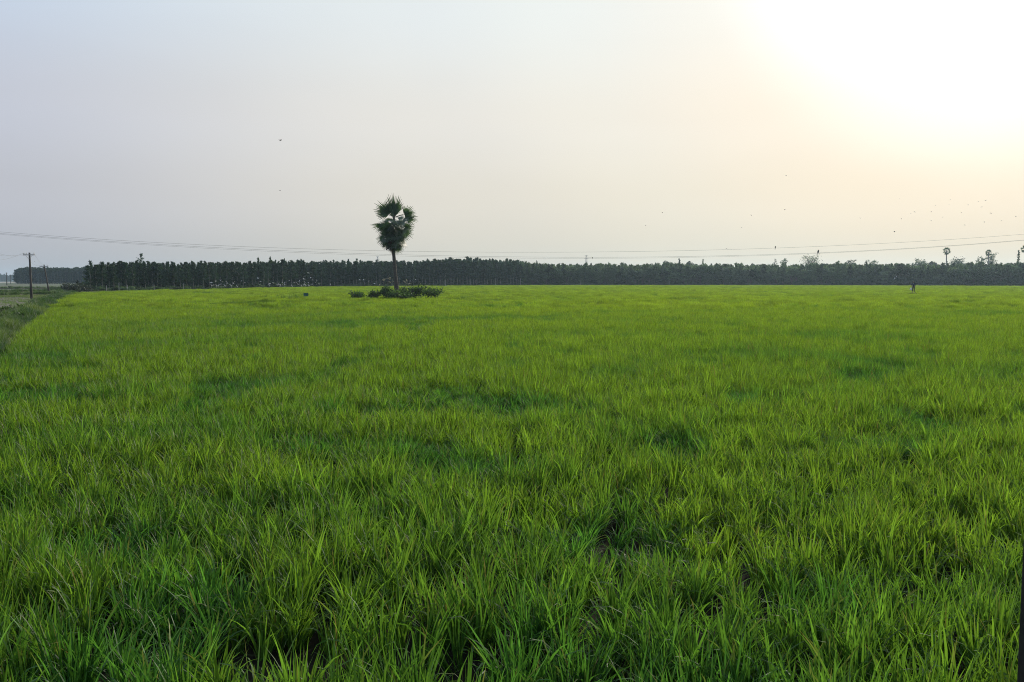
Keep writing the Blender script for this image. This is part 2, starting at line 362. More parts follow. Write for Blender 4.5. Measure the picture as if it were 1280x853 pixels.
# ------------------------------------------------------------------ left margin: bund, weeds, dry field
def ridge(name, line, w, h, m, seed=0):
    """an earth bank: rounded ridge along a polyline"""
    rg = random.Random(seed); b = MB(); pr = [(-1, -.03), (-.7, .45), (-.35, .9), (0, 1), (.35, .92), (.7, .5), (1, -.03)]; pts = []
    for (x0, y0), (x1, y1) in zip(line[:-1], line[1:]):
        n = max(2, int(math.hypot(x1 - x0, y1 - y0) / 1.2))
        for i in range(n): pts.append((x0 + (x1 - x0) * i / n, y0 + (y1 - y0) * i / n))
    pts.append(line[-1]); k = len(pr)
    for i, (x, y) in enumerate(pts):
        a, c = pts[max(i - 1, 0)], pts[min(i + 1, len(pts) - 1)]; t = Vector((c[0] - a[0], c[1] - a[1], 0)).normalized(); s = Vector((t.y, -t.x, 0))
        for u, v in pr:
            q = Vector((x, y, 0)) + s * (u * w * rg.uniform(.9, 1.1)); q.z = v * h * rg.uniform(.85, 1.15); b.v.append(tuple(q)); b.shade.append(.5); b.dry.append(0)
    for i in range(len(pts) - 1):
        for j in range(k - 1): b.f.append((i * k + j, i * k + j + 1, (i + 1) * k + j + 1, (i + 1) * k + j))
    return tag(b.obj(name, m, smooth=True), kind='structure')
def off_line(line, d):
    out = []
    for i, p in enumerate(line):
        a, c = line[max(i - 1, 0)], line[min(i + 1, len(line) - 1)]; t = Vector((c[0] - a[0], c[1] - a[1])).normalized(); out.append((p[0] - t.y * d, p[1] + t.x * d))
    return out
BUND = off_line(EDGE_L[1:], 1.0)
ridge('field_bund', BUND, .85, .30, M['bund'], 3)
def gp(px, py): p = at_z(px, py, 0); return (p.x, p.y)
sheet('dry_field', [gp(-60, 391), gp(0, 390), gp(22, 384), gp(36, 378), gp(44, 373.5), gp(20, 372), gp(-60, 374)], .008, M['dryfield'])
sheet('young_crop_field', [gp(-60, 373.4), gp(20, 371.8), gp(36, 371.4), gp(30, 369.5), gp(-60, 370)], .006, M['greensoil'])
sheet('grass_verge', [gp(-60, 430), gp(-10, 437), gp(12, 408), gp(30, 393), gp(12, 391), gp(-60, 395)], .006, M['greensoil'])
sheet('pale_stubble_field', [gp(-80, 354.0), gp(30, 354.0), gp(26, 352.9), gp(-80, 352.9)], .010, M['palestrip'])
B2 = [gp(-60, 371.5), gp(0, 370.6), gp(30, 369.8), gp(62, 369.2), gp(88, 366.5)]
B3 = [gp(-50, 366.5), gp(20, 366.0), gp(60, 365.2), gp(84, 364.0)]
B4 = [gp(-50, 361.6), gp(20, 361.3), gp(78, 361.0)]
ridge('field_bund', B2, .8, .30, M['bund'], 4); ridge('field_bund', B3, .9, .32, M['bund'], 5); ridge('field_bund', B4, 1.1, .35, M['bund'], 6)
def weed_tuft(seed, nb, lmin, lmax, wid, spread, m):
    rg = random.Random(seed); b = MB()
    for k in range(nb):
        az = rg.uniform(0, 6.28); r = spread * math.sqrt(rg.random()); a2 = rg.uniform(0, 6.28); p = Vector((r * math.cos(a2), r * math.sin(a2), 0))
        Ln = rg.uniform(lmin, lmax); lean = abs(rg.gauss(.25, .2)); bend = abs(rg.gauss(.5, .4)); h = Vector((math.cos(az), math.sin(az), 0)); sd = Vector((-h.y, h.x, 0))
        pts, ws = [], []
        for i in range(4):
            s = i / 3; th = lean + bend * s * s
            if i: p = p + (h * math.sin(th) + Vector((0, 0, math.cos(th)))) * (Ln / 3)
            pts.append(p.copy()); ws.append(sd * wid * (1 - .9 * s) * .5)
        b.quadstrip(pts, ws, rg.random())
    return b.mesh('weed_tuft', m)
wv = [weed_tuft(400 + i, 60, .25, .6, .018, .22, M['weed']) for i in range(5)]
xs, ys, sc_, tn = [], [], [], []
x = RNG.uniform(-90, -8, 90000); y = RNG.uniform(8, 150, 90000)
k = (~in_poly(x, y, RICE)) & (dist_line(x, y, BUND) < .75 + 1.3 * np.clip(NZ[1](x * .2, y * .12) - .2, 0, 1)) & (np.abs(x) < .62 * y * 1.15 + 2) & (RNG.random(len(x)) < .9)
x1, y1 = x[k], y[k]
s1 = .25 + .75 * NZ[0](x1 * .35, y1 * .35) + .5 * NZ[5](x1 * 1.2, y1 * 1.2); t1 = np.clip(NZ[2](x1 * .22, y1 * .16) * 2.6 - 1.1, 0, 1)
z1 = np.clip(.30 * (1 - (dist_line(x1, y1, BUND) / .85) ** 2), .004, .3)
parts = [(x1, y1, z1, s1, t1)]
for ln in (B2, B3, B4):
    for (xa, ya), (xb, yb) in zip(ln[:-1], ln[1:]):
        n = int(math.hypot(xb - xa, yb - ya) * 12); t = RNG.random(n); xx = xa + (xb - xa) * t + RNG.normal(0, .4, n); yy = ya + (yb - ya) * t + RNG.normal(0, .5, n)
        parts.append((xx, yy, np.full(n, .2), RNG.uniform(.6, 1.4, n), RNG.uniform(0, .3, n)))
X, Y, Z, S, T = (np.concatenate([p[i] for p in parts]) for i in range(5)); n = len(X)
scatter('bund_weeds', np.stack([X, Y, Z], 1), np.stack([RNG.normal(0, .1, n), RNG.normal(0, .1, n), RNG.uniform(0, 6.28, n)], 1), np.stack([S] * 3, 1), RNG.integers(0, 5, n), T, wv,
        'dark green weeds growing on the earth bunds at the left of the rice', 'weeds')
gv = [weed_tuft(450 + i, 55, .08, .26, .014, .35, M['drygrass']) for i in range(5)]
x = RNG.uniform(-170, -10, 120000); y = RNG.uniform(14, 260, 120000)
k = (~in_poly(x, y, RICE)) & (np.abs(x) < .62 * y * 1.12 + 2) & (dist_line(x, y, BUND) > .7) & (dist_line(x, y, BUND) < 70)
x, y = x[k], y[k]
dry = in_poly(x, y, [gp(-60, 391), gp(0, 390), gp(22, 384), gp(36, 378), gp(44, 373.5), gp(20, 372), gp(-60, 374)])
patch = NZ[4](x * .08, y * .05)
k = (RNG.random(len(x)) < np.where(dry, .10, .35 + .6 * patch)); x, y, patch, dry = x[k], y[k], patch[k], dry[k]; n = len(x)
scatter('short_grass', np.stack([x, y, np.full(n, .01)], 1), np.stack([np.zeros(n), np.zeros(n), RNG.uniform(0, 6.28, n)], 1), np.stack([RNG.uniform(.7, 1.5, n)] * 3, 1), RNG.integers(0, 5, n),
        np.clip(patch * 1.6 - .3, 0, 1), gv, 'short yellowish grass on the fallow fields at the far left', 'grass')
print('left grass', n)

# ------------------------------------------------------------------ trees
def sprig(b, p, d, ln, w, rg, sh):
    sd = d.cross(Vector((rg.uniform(-1, 1), rg.uniform(-1, 1), rg.uniform(-1, 1)))).normalized()
    b.quadstrip([p, p + d * ln * .5, p + d * ln], [sd * w * .3, sd * w * .5, sd * w * .08], sh)
def casuarina(seed, H, bare, wide, m, bark, nbr=60, dens=1.0, trunk_r=.09):
    """slender feathery plantation tree: bare lower trunk, upswept branches, pointed wispy top"""
    rg = random.Random(seed); tb = MB(); lean = Vector((rg.gauss(0, .02), rg.gauss(0, .02), 1))
    tp = [lean * (H * i / 6) + Vector((rg.gauss(0, .05), rg.gauss(0, .05), 0)) * (i > 0) for i in range(7)]
    for i, p in enumerate(tp): p.z = H * i / 6
    tb.tube(tp, [trunk_r * (1 - .9 * i / 6) for i in range(7)], 6)
    def axis(z):
        f = min(max(z / H * 6, 0), 5.999); i = int(f); return tp[i].lerp(tp[i + 1], f - i)
    cb = MB()
    for k in range(nbr):
        t = (k + rg.random()) / nbr; z = H * (bare + (1 - bare) * t * .97)
        prof = (min(1, (t + .12) * 3.2)) * (1 - t) ** .7 + .06
        ln = wide * prof * rg.uniform(.55, 1.15); az = rg.uniform(0, 6.28); el = R(rg.uniform(15, 55) + 25 * t)
        d = Vector((math.cos(az) * math.cos(el), math.sin(az) * math.cos(el), math.sin(el))); o = axis(z)
        tb.tube([o, o + d * ln * .8], [.02, .006], 3, False)
        for q in range(int((6 + 10 * ln) * dens)):
            s = rg.uniform(.15, 1.0); p = o + d * ln * s + Vector((rg.gauss(0, .10), rg.gauss(0, .10), rg.gauss(0, .10))) * (.5 + ln)
            dd = (d + Vector((rg.gauss(0, .5), rg.gauss(0, .5), rg.gauss(0, .45)))).normalized()
            sprig(cb, p, dd, rg.uniform(.3, .65), rg.uniform(.10, .22), rg, rg.random())
    for q in range(10): sprig(cb, axis(H * .93) + Vector((rg.gauss(0, .08), rg.gauss(0, .08), rg.uniform(0, H * .05))), Vector((rg.gauss(0, .25), rg.gauss(0, .25), 1)).normalized(), rg.uniform(.4, .8), .12, rg, rg.random())
    return tb.mesh('trunk', bark), cb.mesh('crown', m)
def broadleaf(seed, H, Wd, m, bark, n_l=9, leaves=900, bare=.35, gap=.5, leaf=.45, flat=.75, trunk_r=.16):
    """tapered trunk, forked limbs, and leaf clumps at the limb ends"""
    rg = random.Random(seed); tb = MB(); cb = MB(); base = Vector((0, 0, 0)); fork = Vector((rg.gauss(0, .2), rg.gauss(0, .2), H * bare))
    tb.tube([base, base.lerp(fork, .5) + Vector((rg.gauss(0, .08), 0, 0)), fork], [trunk_r, trunk_r * .8, trunk_r * .65], 7)
    ends = []
    for k in range(n_l):
        az = 6.28 * (k + rg.uniform(-.3, .3)) / n_l; rr = Wd * .5 * rg.uniform(.25, .95); zz = H * (bare + (1 - bare) * rg.uniform(.35, .95) * (1 - flat * .35 * (rr / (Wd * .5)) ** 2))
        e = Vector((math.cos(az) * rr, math.sin(az) * rr, zz)); mid = fork.lerp(e, .5) + Vector((rg.gauss(0, .15), rg.gauss(0, .15), rg.uniform(.1, .35)))
        tb.tube([fork, mid, e], [trunk_r * .5, trunk_r * .28, .02], 5, False); ends.append(e)
        for j in range(2):
            e2 = mid.lerp(e, rg.uniform(.2, .8)) + Vector((rg.gauss(0, Wd * .12), rg.gauss(0, Wd * .12), rg.gauss(.1, H * .06))); tb.tube([mid, e2], [.04, .012], 4, False); ends.append(e2)
    rad = Wd * .5 * gap
    for q in range(leaves):
        e = rg.choice(ends); v = Vector((rg.gauss(0, 1), rg.gauss(0, 1), rg.gauss(0, .62))); v = v.normalized() * rad * rg.random() ** .45 * .8
        d = (v + Vector((rg.gauss(0, .4), rg.gauss(0, .4), rg.gauss(0, .4)))).normalized()
        sprig(cb, e + v, d, leaf * rg.uniform(.6, 1.3), leaf * rg.uniform(.4, .8), rg, rg.random())
    return tb.mesh('trunk', bark), cb.mesh('crown', m)
def tree_obj(name, meshes, loc, scale, rz, label, cat='tree', group=None):
    r = empty(name, loc, rz, label, cat, group); r.scale = scale if hasattr(scale, '__len__') else (scale,) * 3
    link_mesh('trunk', meshes[0], r); link_mesh('crown', meshes[1], r); return r
def joined(meshes):
    """trunk and crown as one mesh, for the deep rows of a wood"""
    bm = bmesh.new(); me = bpy.data.meshes.new('wood_tree')
    for i, q in enumerate(meshes):
        k = len(bm.faces); bm.from_mesh(q); bm.faces.ensure_lookup_table()
        for f in bm.faces[k:]: f.material_index = i
    bm.to_mesh(me); bm.free()
    for q in meshes: me.materials.append(q.materials[0])
    return me
CAS = [casuarina(500 + i, 10, random.uniform(.22, .34), random.uniform(1.9, 2.5), M['casuarina'], M['palebark'], 64, .85) for i in range(8)]
CASD = [casuarina(580 + i, 10, .06, 1.7, M['casuarina'], M['palebark'], 70) for i in range(5)]
WOOD = [casuarina(530 + i, 8, random.uniform(.03, .12), random.uniform(1.4, 2.1), M['woodleaf' if i % 2 else 'palewood'], M['darkbark'], 60) for i in range(7)] + \
       [broadleaf(560 + i, 8, 4.2, M['woodleaf' if i % 2 else 'palewood'], M['darkbark'], 8, 800, .16, .42, .5) for i in range(4)]
LINE = [(108, 178), (180, 192), (260, 212), (330, 238), (400, 268), (520, 305), (650, 352), (760, 372), (900, 368), (1100, 345), (1300, 322)]
TOPS = [(108, 334), (130, 331.5), (180, 330), (300, 329), (450, 328.5), (540, 327), (600, 326), (640, 327.5), (656, 331), (750, 332), (900, 332), (1130, 332), (1300, 331)]
def lerp_tab(tab, x):
    for (a, u), (b, v) in zip(tab[:-1], tab[1:]):
        if x <= b: return u + (v - u) * (x - a) / (b - a)
    return tab[-1][1]
px = 111.0; k = 0; rgt = random.Random(5)
while px < 1292:
    d = lerp_tab(LINE, px); top = lerp_tab(TOPS, px) + 1.1 * math.sin(px * .047) * math.sin(px * .019 + 1) + rgt.gauss(.5, 1.6) - (rgt.random() < .14) * 2.6
    q = at_depth(px, top, d + rgt.uniform(-1.2, 1.2)); H = q.z; left = px < 652
    fam = CAS if left else WOOD; nat = 10 if left else 8
    s = H / nat; sx = s * rgt.uniform(.95, 1.4) * (1.1 if left else 1.15)
    if not left and rgt.random() < .25: s *= .72
    tree_obj('plantation_tree' if left else 'wood_tree', rgt.choice(fam), (q.x, q.y, 0), (sx, sx, s), rgt.uniform(0, 6.28),
             'slender dark plantation tree in the front row of the tree line left of centre' if left else 'grey green bushy tree in the front row of the hazy wood right of centre',
             'tree', 'front row of the dark plantation' if left else 'front row of the hazy wood')
    px += 1033 / d * rgt.uniform(1.15, 1.9) * (.9 if left else 1.12); k += 1
print('front trees', k)
# rounder dark bushes standing in front of the right part of the wood
RB = [broadleaf(640 + i, 4.0, 4.6, M['casuarina'], M['darkbark'], 10, 900, .06, .40, .36, .7, trunk_r=.06) for i in range(4)]
px = 690.0
while px < 1290:
    if rgt.random() < (.25 if px < 950 else .75):
        d = lerp_tab(LINE, px) - rgt.uniform(1.5, 4); p = at_depth(px, HZ, d); s = rgt.uniform(.55, 1.15)
        r = empty('round_bush', (p.x, p.y, 0), rgt.uniform(0, 6.28), 'dark rounded bush standing before the hazy wood right of centre', 'bush', 'dark bushes before the hazy wood'); r.scale = (s * 1.1, s * 1.1, s)
        q = rgt.choice(RB); link_mesh('stem', q[0], r); link_mesh('foliage', q[1], r)
    px += rgt.uniform(6, 15)
VAR = [joined(m) for m in CASD + CAS[:3]] + [joined(m) for m in WOOD]
P, S, I = [], [], []
for row in range(1, 9):
    px = 113.0 + row * 2.0
    while px < 1300:
        d0 = lerp_tab(LINE, px); d = d0 + row * 3.2 + rgt.uniform(-1, 1); left = px < 652
        top = lerp_tab(TOPS, px) + 1.1 * math.sin(px * .047) * math.sin(px * .019 + 1) + rgt.gauss(-.1, 1.3); H = (at_depth(px, top, d)).z; H = min(H, at_depth(px, top, d0).z + 1.0); p = at_depth(px, HZ, d)
        s = H / (10 if left else 8); sx = s * rgt.uniform(.9, 1.3); P.append((p.x, p.y, 0)); S.append((sx, sx, s))
        I.append(rgt.randrange(len(CAS)) if left else len(CAS) + rgt.randrange(len(WOOD)))
        px += 1033 / d * rgt.uniform(1.7, 2.7)
n = len(P)
scatter('wood_interior', P, np.stack([np.zeros(n), np.zeros(n), RNG.uniform(0, 6.28, n)], 1), S, I, RNG.random(n) * .0, VAR, 'deep rows of the wood behind the front trees along the horizon', 'wood')
# undergrowth at the feet of the wood
ug = [broadleaf(600 + i, 1.3, 2.4, M['woodleaf'], M['darkbark'], 7, 260, .05, .45, .30, trunk_r=.03) for i in range(4)]
P, S = [], []
for off, lo, hi in ((-2.5, .4, .85), (2.0, .7, 1.4), (5.0, 1.0, 1.9), (9.0, 1.2, 2.2), (26.0, 2.0, 3.2), (30.0, 2.0, 3.2)):
    px = 138.0 if off > 20 else 114.0
    while px < 1300:
        d = lerp_tab(LINE, px) + off + rgt.uniform(-1, 1); p = at_depth(px, HZ, d); P.append((p.x, p.y, 0)); s = rgt.uniform(lo, hi); S.append((s * 1.3, s * 1.3, s)); px += 1033 / d * rgt.uniform(.8, 1.6) * max(1, hi * .8)
n = len(P)
scatter('wood_undergrowth', P, np.stack([np.zeros(n), np.zeros(n), RNG.uniform(0, 6.28, n)], 1), S, RNG.integers(0, 4, n), np.zeros(n), [joined(m) for m in ug], 'low dark scrub along the foot of the wood', 'undergrowth')
# far bluish block at the left and the far belt behind it
P, S, I = [], [], []
px = 19.0
while px < 122:
    q = at_depth(px, 335.5 + rgt.gauss(0, .8) + (px < 26) * (26 - px) * .25, 600 + rgt.uniform(-2, 2)); s = q.z / 10
    tree_obj('plantation_tree', rgt.choice(CASD), (q.x, q.y, 0), (s * 1.5, s * 1.5, s), rgt.uniform(0, 6.28), 'bluish far tree in the straight block of wood beyond the utility poles', 'tree', 'far block of trees at the left')
    px += rgt.uniform(2.4, 3.8)
for row in range(1, 7):
    px = 20.0 + row * .5
    while px < 125:
        d = 600 + row * 4; q = at_depth(px, 335.8 + rgt.gauss(0, .8) + (px < 26) * (26 - px) * .25, d); s = q.z / 10; P.append((q.x, q.y, 0)); S.append((s * 1.5, s * 1.5, s)); I.append(rgt.randrange(8)); px += rgt.uniform(2.5, 4)
for row in range(4):
    px = -70.0
    while px < 40:
        d = 1700 + row * 25; q = at_depth(px, 343.5 + 1.2 * math.sin(px * .13) + rgt.gauss(0, .6), d); s = q.z / 10; P.append((q.x, q.y, 0)); S.append((s * 2, s * 2, s)); I.append(rgt.randrange(8)); px += rgt.uniform(1, 2)
n = len(P)
scatter('distant_wood', P, np.stack([np.zeros(n), np.zeros(n), RNG.uniform(0, 6.28, n)], 1), S, I, np.zeros(n), VAR[:8], 'blue grey distant woods on the left horizon', 'wood')
# trees that stand up over the skyline, one by one
def sky_tree(px, ytop, d, width_px, kind, seed, label, name='tall_tree'):
    if px > 820 and kind in ('round', 'sparse'): d += 110; ytop -= 1.2
    q = at_depth(px, ytop, d); H = q.z; Wd = width_px / 1033 * d
    if kind == 'feather': ms = casuarina(seed, H, .55, Wd * .5, M['casuarina'], M['darkbark'], 26, .55)
    elif kind == 'spire': ms = casuarina(seed, H, .15, Wd * .55, M['woodleaf'], M['darkbark'], 70, 1.2)
    elif kind == 'sparse': ms = broadleaf(seed, H, Wd, M['woodleaf'], M['darkbark'], 11, 700, .5, .30, .5, .4)
    elif kind == 'bare': ms = broadleaf(seed, H, Wd, M['woodleaf'], M['darkbark'], 26, 800, .55, .30, .36, .15)
    else: ms = broadleaf(seed, H, Wd, M['woodleaf'], M['darkbark'], 14, 2200, .35, .40, .6, .9)
    return tree_obj(name, ms, (q.x, q.y, 0), 1, 0, label)
sky_tree(176.5, 317.5, 215, 13, 'feather', 701, 'tall thin feathery tree sticking up above the dark plantation at the left')
sky_tree(112.5, 327.5, 176, 7, 'feather', 702, 'thin tree at the left end of the plantation with bare lower trunk')
sky_tree(322, 323, 245, 5, 'spire', 703, 'slender spire treetop beside the darker one over the left plantation')
sky_tree(337.5, 322, 250, 5, 'spire', 704, 'dark pointed spire treetop over the left plantation above the egrets')
sky_tree(355, 324.5, 256, 5, 'feather', 705, 'small wispy treetop just right of the dark spire')
sky_tree(447, 323.5, 290, 5, 'spire', 706, 'pointed treetop just left of the palm, tallest of three')
sky_tree(435, 324.5, 288, 5, 'feather', 707, 'wispy treetop left of the palm, leftmost of three')
sky_tree(670, 326, 362, 4, 'feather', 708, 'thin wispy treetop where the dark plantation meets the hazy wood')
sky_tree(834, 327, 400, 13, 'round', 709, 'flat topped round tree standing over the middle of the wood')
sky_tree(850, 323.5, 398, 7, 'spire', 710, 'dark pointed tree in the clump over the middle of the wood')
sky_tree(863, 326.5, 402, 9, 'round', 711, 'small rounded tree right of the pointed one over the wood')
sky_tree(879, 324, 400, 4, 'spire', 712, 'lone narrow spire tree over the wood right of the clump')
sky_tree(968, 327, 395, 10, 'sparse', 713, 'loose low tree left of the bare twiggy tree')
sky_tree(980, 325, 392, 8, 'sparse', 714, 'loose taller tree left of the bare twiggy tree')
sky_tree(1013.5, 317.5, 385, 25, 'bare', 735, 'large pale twiggy tree with a nearly bare round crown over the wood')
sky_tree(1063, 322.5, 380, 13, 'sparse', 716, 'small open crowned tree with stacked tufts right of the twiggy tree')
sky_tree(1091, 324, 375, 14, 'sparse', 717, 'low spreading open tree midway along the right wood')
sky_tree(1151, 324, 370, 19, 'round', 718, 'dome shaped tree left of the tall distant palm')
sky_tree(1167, 327, 372, 9, 'round', 719, 'small dome tree right next to the distant palm')
sky_tree(1199, 323, 380, 26, 'round', 720, 'wide hazy round tree right of the tall distant palm')
sky_tree(1226, 318, 358, 10, 'sparse', 721, 'bare branching tree beside the tufted round one')
sky_tree(1239, 317, 356, 13, 'sparse', 722, 'open round tree with tufted crown near the right edge')
sky_tree(1274, 313, 345, 6.5, 'spire', 723, 'tall columnar tree near the right edge of the wood')

# ------------------------------------------------------------------ palms
def fan_leaf(seed, Rb, Lp, dead=False, n=19, sp=(150, 200)):
    """palmyra leaf: petiole along +X, then a stiff folded fan split into pointed fingers"""
    rg = random.Random(seed); b = MB(); hub = Vector((Lp, 0, 0))
    b.tube([Vector((0, 0, 0)), Vector((Lp * .5, 0, .03 * Lp)), hub], [.035, .026, .02], 4, False)
    span = R(rg.uniform(*sp)) if not dead else R(150)
    for k in range(n):
        a = -span / 2 + span * (k + .5) / n; ln = Rb * (1 - .18 * abs(a) / (span / 2)) * rg.uniform(.86, 1.08); hw = math.sin(span / n / 2) * ln * .50
        d = Vector((math.cos(a), math.sin(a), 0)); sd = Vector((-math.sin(a), math.cos(a), 0)); fold = (.07 if k % 2 else -.07)
        dr = rg.uniform(.03, .25) if not dead else rg.uniform(.2, .6); up = .12 * math.cos(a)
        p0 = hub + d * .05; p1 = hub + d * ln * .48 + Vector((0, 0, up * ln * .4)); p2 = hub + d * ln * .76 + Vector((0, 0, up * ln * .4 - dr * ln * .25)); p3 = hub + d * ln + Vector((0, 0, up * ln * .2 - dr * ln * .7))
        tw = Vector((0, 0, fold))
        b.quadstrip([p0, p1, p2, p3], [sd * .012, (sd * 1 + tw) * hw, (sd + tw) * hw * .62, sd * .006], rg.random())
    return b
FANS = [fan_leaf(800 + i, 1.0, 1.0).mesh('frond', M['palmleaf']) for i in range(5)]
YOUNG = [fan_leaf(810 + i, 1.45, .55, False, 17, (105, 150)).mesh('frond', M['palmleaf']) for i in range(4)]
DEADS = [fan_leaf(820 + i, 1.0, 1.0, True, 14).mesh('dead_frond', M['deadleaf']) for i in range(3)]
def put_frond(root, org, az, el, Lp, Rb, droop, meshes, name, rg, roll=None, wy=1.0):
    # petiole and blade scale together: Lp + Rb of reach, so vary by overall scale and tilt
    s = (Lp + Rb) / 2.0; o = link_mesh(name, rg.choice(meshes), root)
    m = Matrix.Rotation(az, 4, 'Z') @ Matrix.Rotation(-el + droop, 4, 'Y') @ Matrix.Rotation(rg.choice((-1, 1)) * rg.uniform(.35, 1.25) if roll is None else roll, 4, 'X')
    o.matrix_local = Matrix.Translation(org) @ m @ Matrix.Diagonal((s, s * wy * rg.uniform(.9, 1.1), s, 1))
    return o
def trunk_mesh(pts, rads, m, rings=True, name='trunk'):
    b = MB(); P = [Vector(p) for p in pts]; n = 44; pp, rr = [], []
    for i in range(n + 1):
        f = i / n * (len(P) - 1); j = min(int(f), len(P) - 2); u = f - j; pp.append(P[j].lerp(P[j + 1], u)); rr.append((rads[j] * (1 - u) + rads[j + 1] * u) * (1 + (.045 if i % 2 else -.03) * rings))
    b.tube(pp, rr, 12); return b.mesh(name, m, True)
D = 95.0; U = D / F
pb = at_depth(496.5, 372, D); pb.z = 0
palm = empty('palm_tree', pb, 0, 'tall fan palm with dense drooping crown standing alone in the rice field', 'palm tree')
zt = lambda y: at_depth(494, y, D).z
link_mesh('trunk', trunk_mesh([(0, 0, 0), (-.02, 0, .7), (-.06, 0, 1.4), (-.2, 0, 3.2), (-.36, 0, 5.6), (-.36, 0, 7.4), (-.28, 0, zt(270)), (-.26, 0, zt(262))], [.42, .33, .27, .20, .19, .19, .11, .05], M['bark']), palm)
rg = random.Random(42); ax = -.28
Zu = zt(271)
UP = [(95, 87, 3.4, 5), (180, 81, 2.9, 85), (0, 84, 2.6, -80), (270, 83, 3.0, 10), (90, 80, 2.2, -15), (90, 88, 1.7, 40), (200, 88, 1.6, -30),
      (180, 36, 2.65, 80), (190, 20, 2.35, -75), (168, 29, 2.4, 60), (200, 42, 2.0, 75)]
for a, e, ln, rl in UP: put_frond(palm, Vector((ax, 0, Zu - (.6 if e > 50 else .05))), R(a), R(e), ln / 2, ln / 2, 0, YOUNG, 'frond', rg, R(rl), .68 if e > 50 else .85)
for a, e, lp, rb, rl in ((1, 14, 1.75, .95, 80), (352, 18, 1.65, .8, -60)): put_frond(palm, Vector((ax, 0, Zu - .1)), R(a), R(e), lp, rb, 0, FANS, 'frond', rg, R(rl))
for k in range(30):
    t = k / 29; a = R(k * 137.5 + rg.uniform(-20, 20)); zz = zt(271) - (zt(271) - zt(289)) * t
    put_frond(palm, Vector((ax - .04 * t, 0, zz)), a, R(-8 - 35 * t + rg.gauss(0, 8)), .5 + .5 * t, 1.15, R(10), YOUNG, 'frond', rg, R(rg.uniform(-50, 50)))
for k in range(48):
    t = k / 47; a = R(k * 137.5 + rg.uniform(-14, 14)); zz = zt(280) - (zt(280) - zt(299)) * t
    put_frond(palm, Vector((ax - .06 * t, 0, zz)), a, R(12 - 74 * t + rg.gauss(0, 8)), (1.6 - .7 * t) * rg.choice((1, 1, .75, .5)), 1.4 - .35 * t, R(rg.uniform(-4, 12)), FANS, 'frond', rg, None if t < .25 else R(rg.uniform(-70, 70)))
for k in range(14):
    t = k / 13; a = R(k * 137.5 + 40); zz = zt(291) - (zt(291) - zt(303)) * t
    put_frond(palm, Vector((ax - .08, 0, zz)), a, R(-58 - 22 * t + rg.gauss(0, 5)), .75, .75, 0, DEADS, 'dead_frond', rg)
for fx, fy in ((479.5, 307), (484.5, 311)):
    p = at_depth(fx, fy, D) - pb; b = MB(); q = Vector((ax, 0, p.z + 1.0)); b.tube([q, Vector((p.x * .8, -.1, p.z + .7)), Vector((p.x, -.15, p.z))], .02, 4)
    for j in range(5):
        c = Vector((p.x + rg.gauss(0, .07), -.15 + rg.gauss(0, .07), p.z + rg.gauss(0, .09))); b.tube([c + Vector((0, 0, -.09)), c + Vector((0, 0, -.05)), c + Vector((0, 0, .04)), c + Vector((0, 0, .08))], [.03, .08, .08, .03], 7)
    b.obj('fruit_bunch', M['darkbark'], palm, True)
def small_palm(px, ytop, ybot_crown, d, label, seed, trunk='palebark', rb=.85):
    rg = random.Random(seed); top = at_depth(px, ytop, d); low = at_depth(px, ybot_crown, d); H = top.z; ch = (top.z - low.z)
    r = empty('palm_tree', (top.x, d, 0), 0, label, 'palm tree')
    link_mesh('trunk', trunk_mesh([(0, 0, 0), (.1, 0, H * .4), (0, 0, H - ch * .55)], [.36, .22, .20], M[trunk]), r); s = ch * .5
    for k in range(26):
        a = R(k * 137.5); e = R(80 - 150 * (k / 25) + rg.gauss(0, 8)); put_frond(r, Vector((0, 0, H - ch * .52)), a, e, s * .5, s * .5, 0, FANS, 'frond', rg)
    return r
small_palm(1183.5, 308.5, 319.5, 352, 'tall distant palm with ball shaped crown over the right wood', 61)
small_palm(1236, 311.5, 320.5, 352, 'second distant palm with pale trunk, nearer the right edge', 62)
small_palm(1281.5, 305.5, 317, 340, 'distant palm cut by the right edge of the picture', 63)

# ------------------------------------------------------------------ bushes round the palm and at the left
def bush(px, ytop, ybase, d, wpx, label, seed, m='bushleaf', leaves=700, name='bush', leaf=.16, group=None):
    t = at_depth(px, ytop, d); H = max(t.z, .5); Wd = wpx / F * d
    ms = broadleaf(seed, H, Wd * 1.12, M[m], M['darkbark'], 14, int(leaves * 1.15), .06, .36, leaf * 1.3, .3, trunk_r=.03)
    r = empty(name, (t.x, d, 0), 0, label, 'bush', group); link_mesh('stem', ms[0], r); link_mesh('foliage', ms[1], r); return r
bush(447, 364.5, 371, 93.6, 18, 'small low bush farthest left of the palm', 901, leaves=300)
bush(465, 364.5, 371, 94, 15, 'small low bush second from the left beside the palm', 902, leaves=300)
bush(484, 360.5, 371, 94.2, 24, 'dense dark bush just left of the palm trunk', 903, leaves=1000)
bush(504, 359.5, 371, 95.6, 20, 'upright bush just right of the palm trunk', 904, leaves=550)
bush(519, 359, 371, 95.2, 22, 'open leafy bush second to the right of the palm', 905, leaves=520)
bush(538, 357.5, 371, 94.6, 26, 'widest loose bush at the right end of the palm clump', 906, leaves=650)
bush(496, 365, 371, 93.2, 34, 'low dark scrub across the foot of the palm trunk', 907, leaves=800)
rw = random.Random(9)
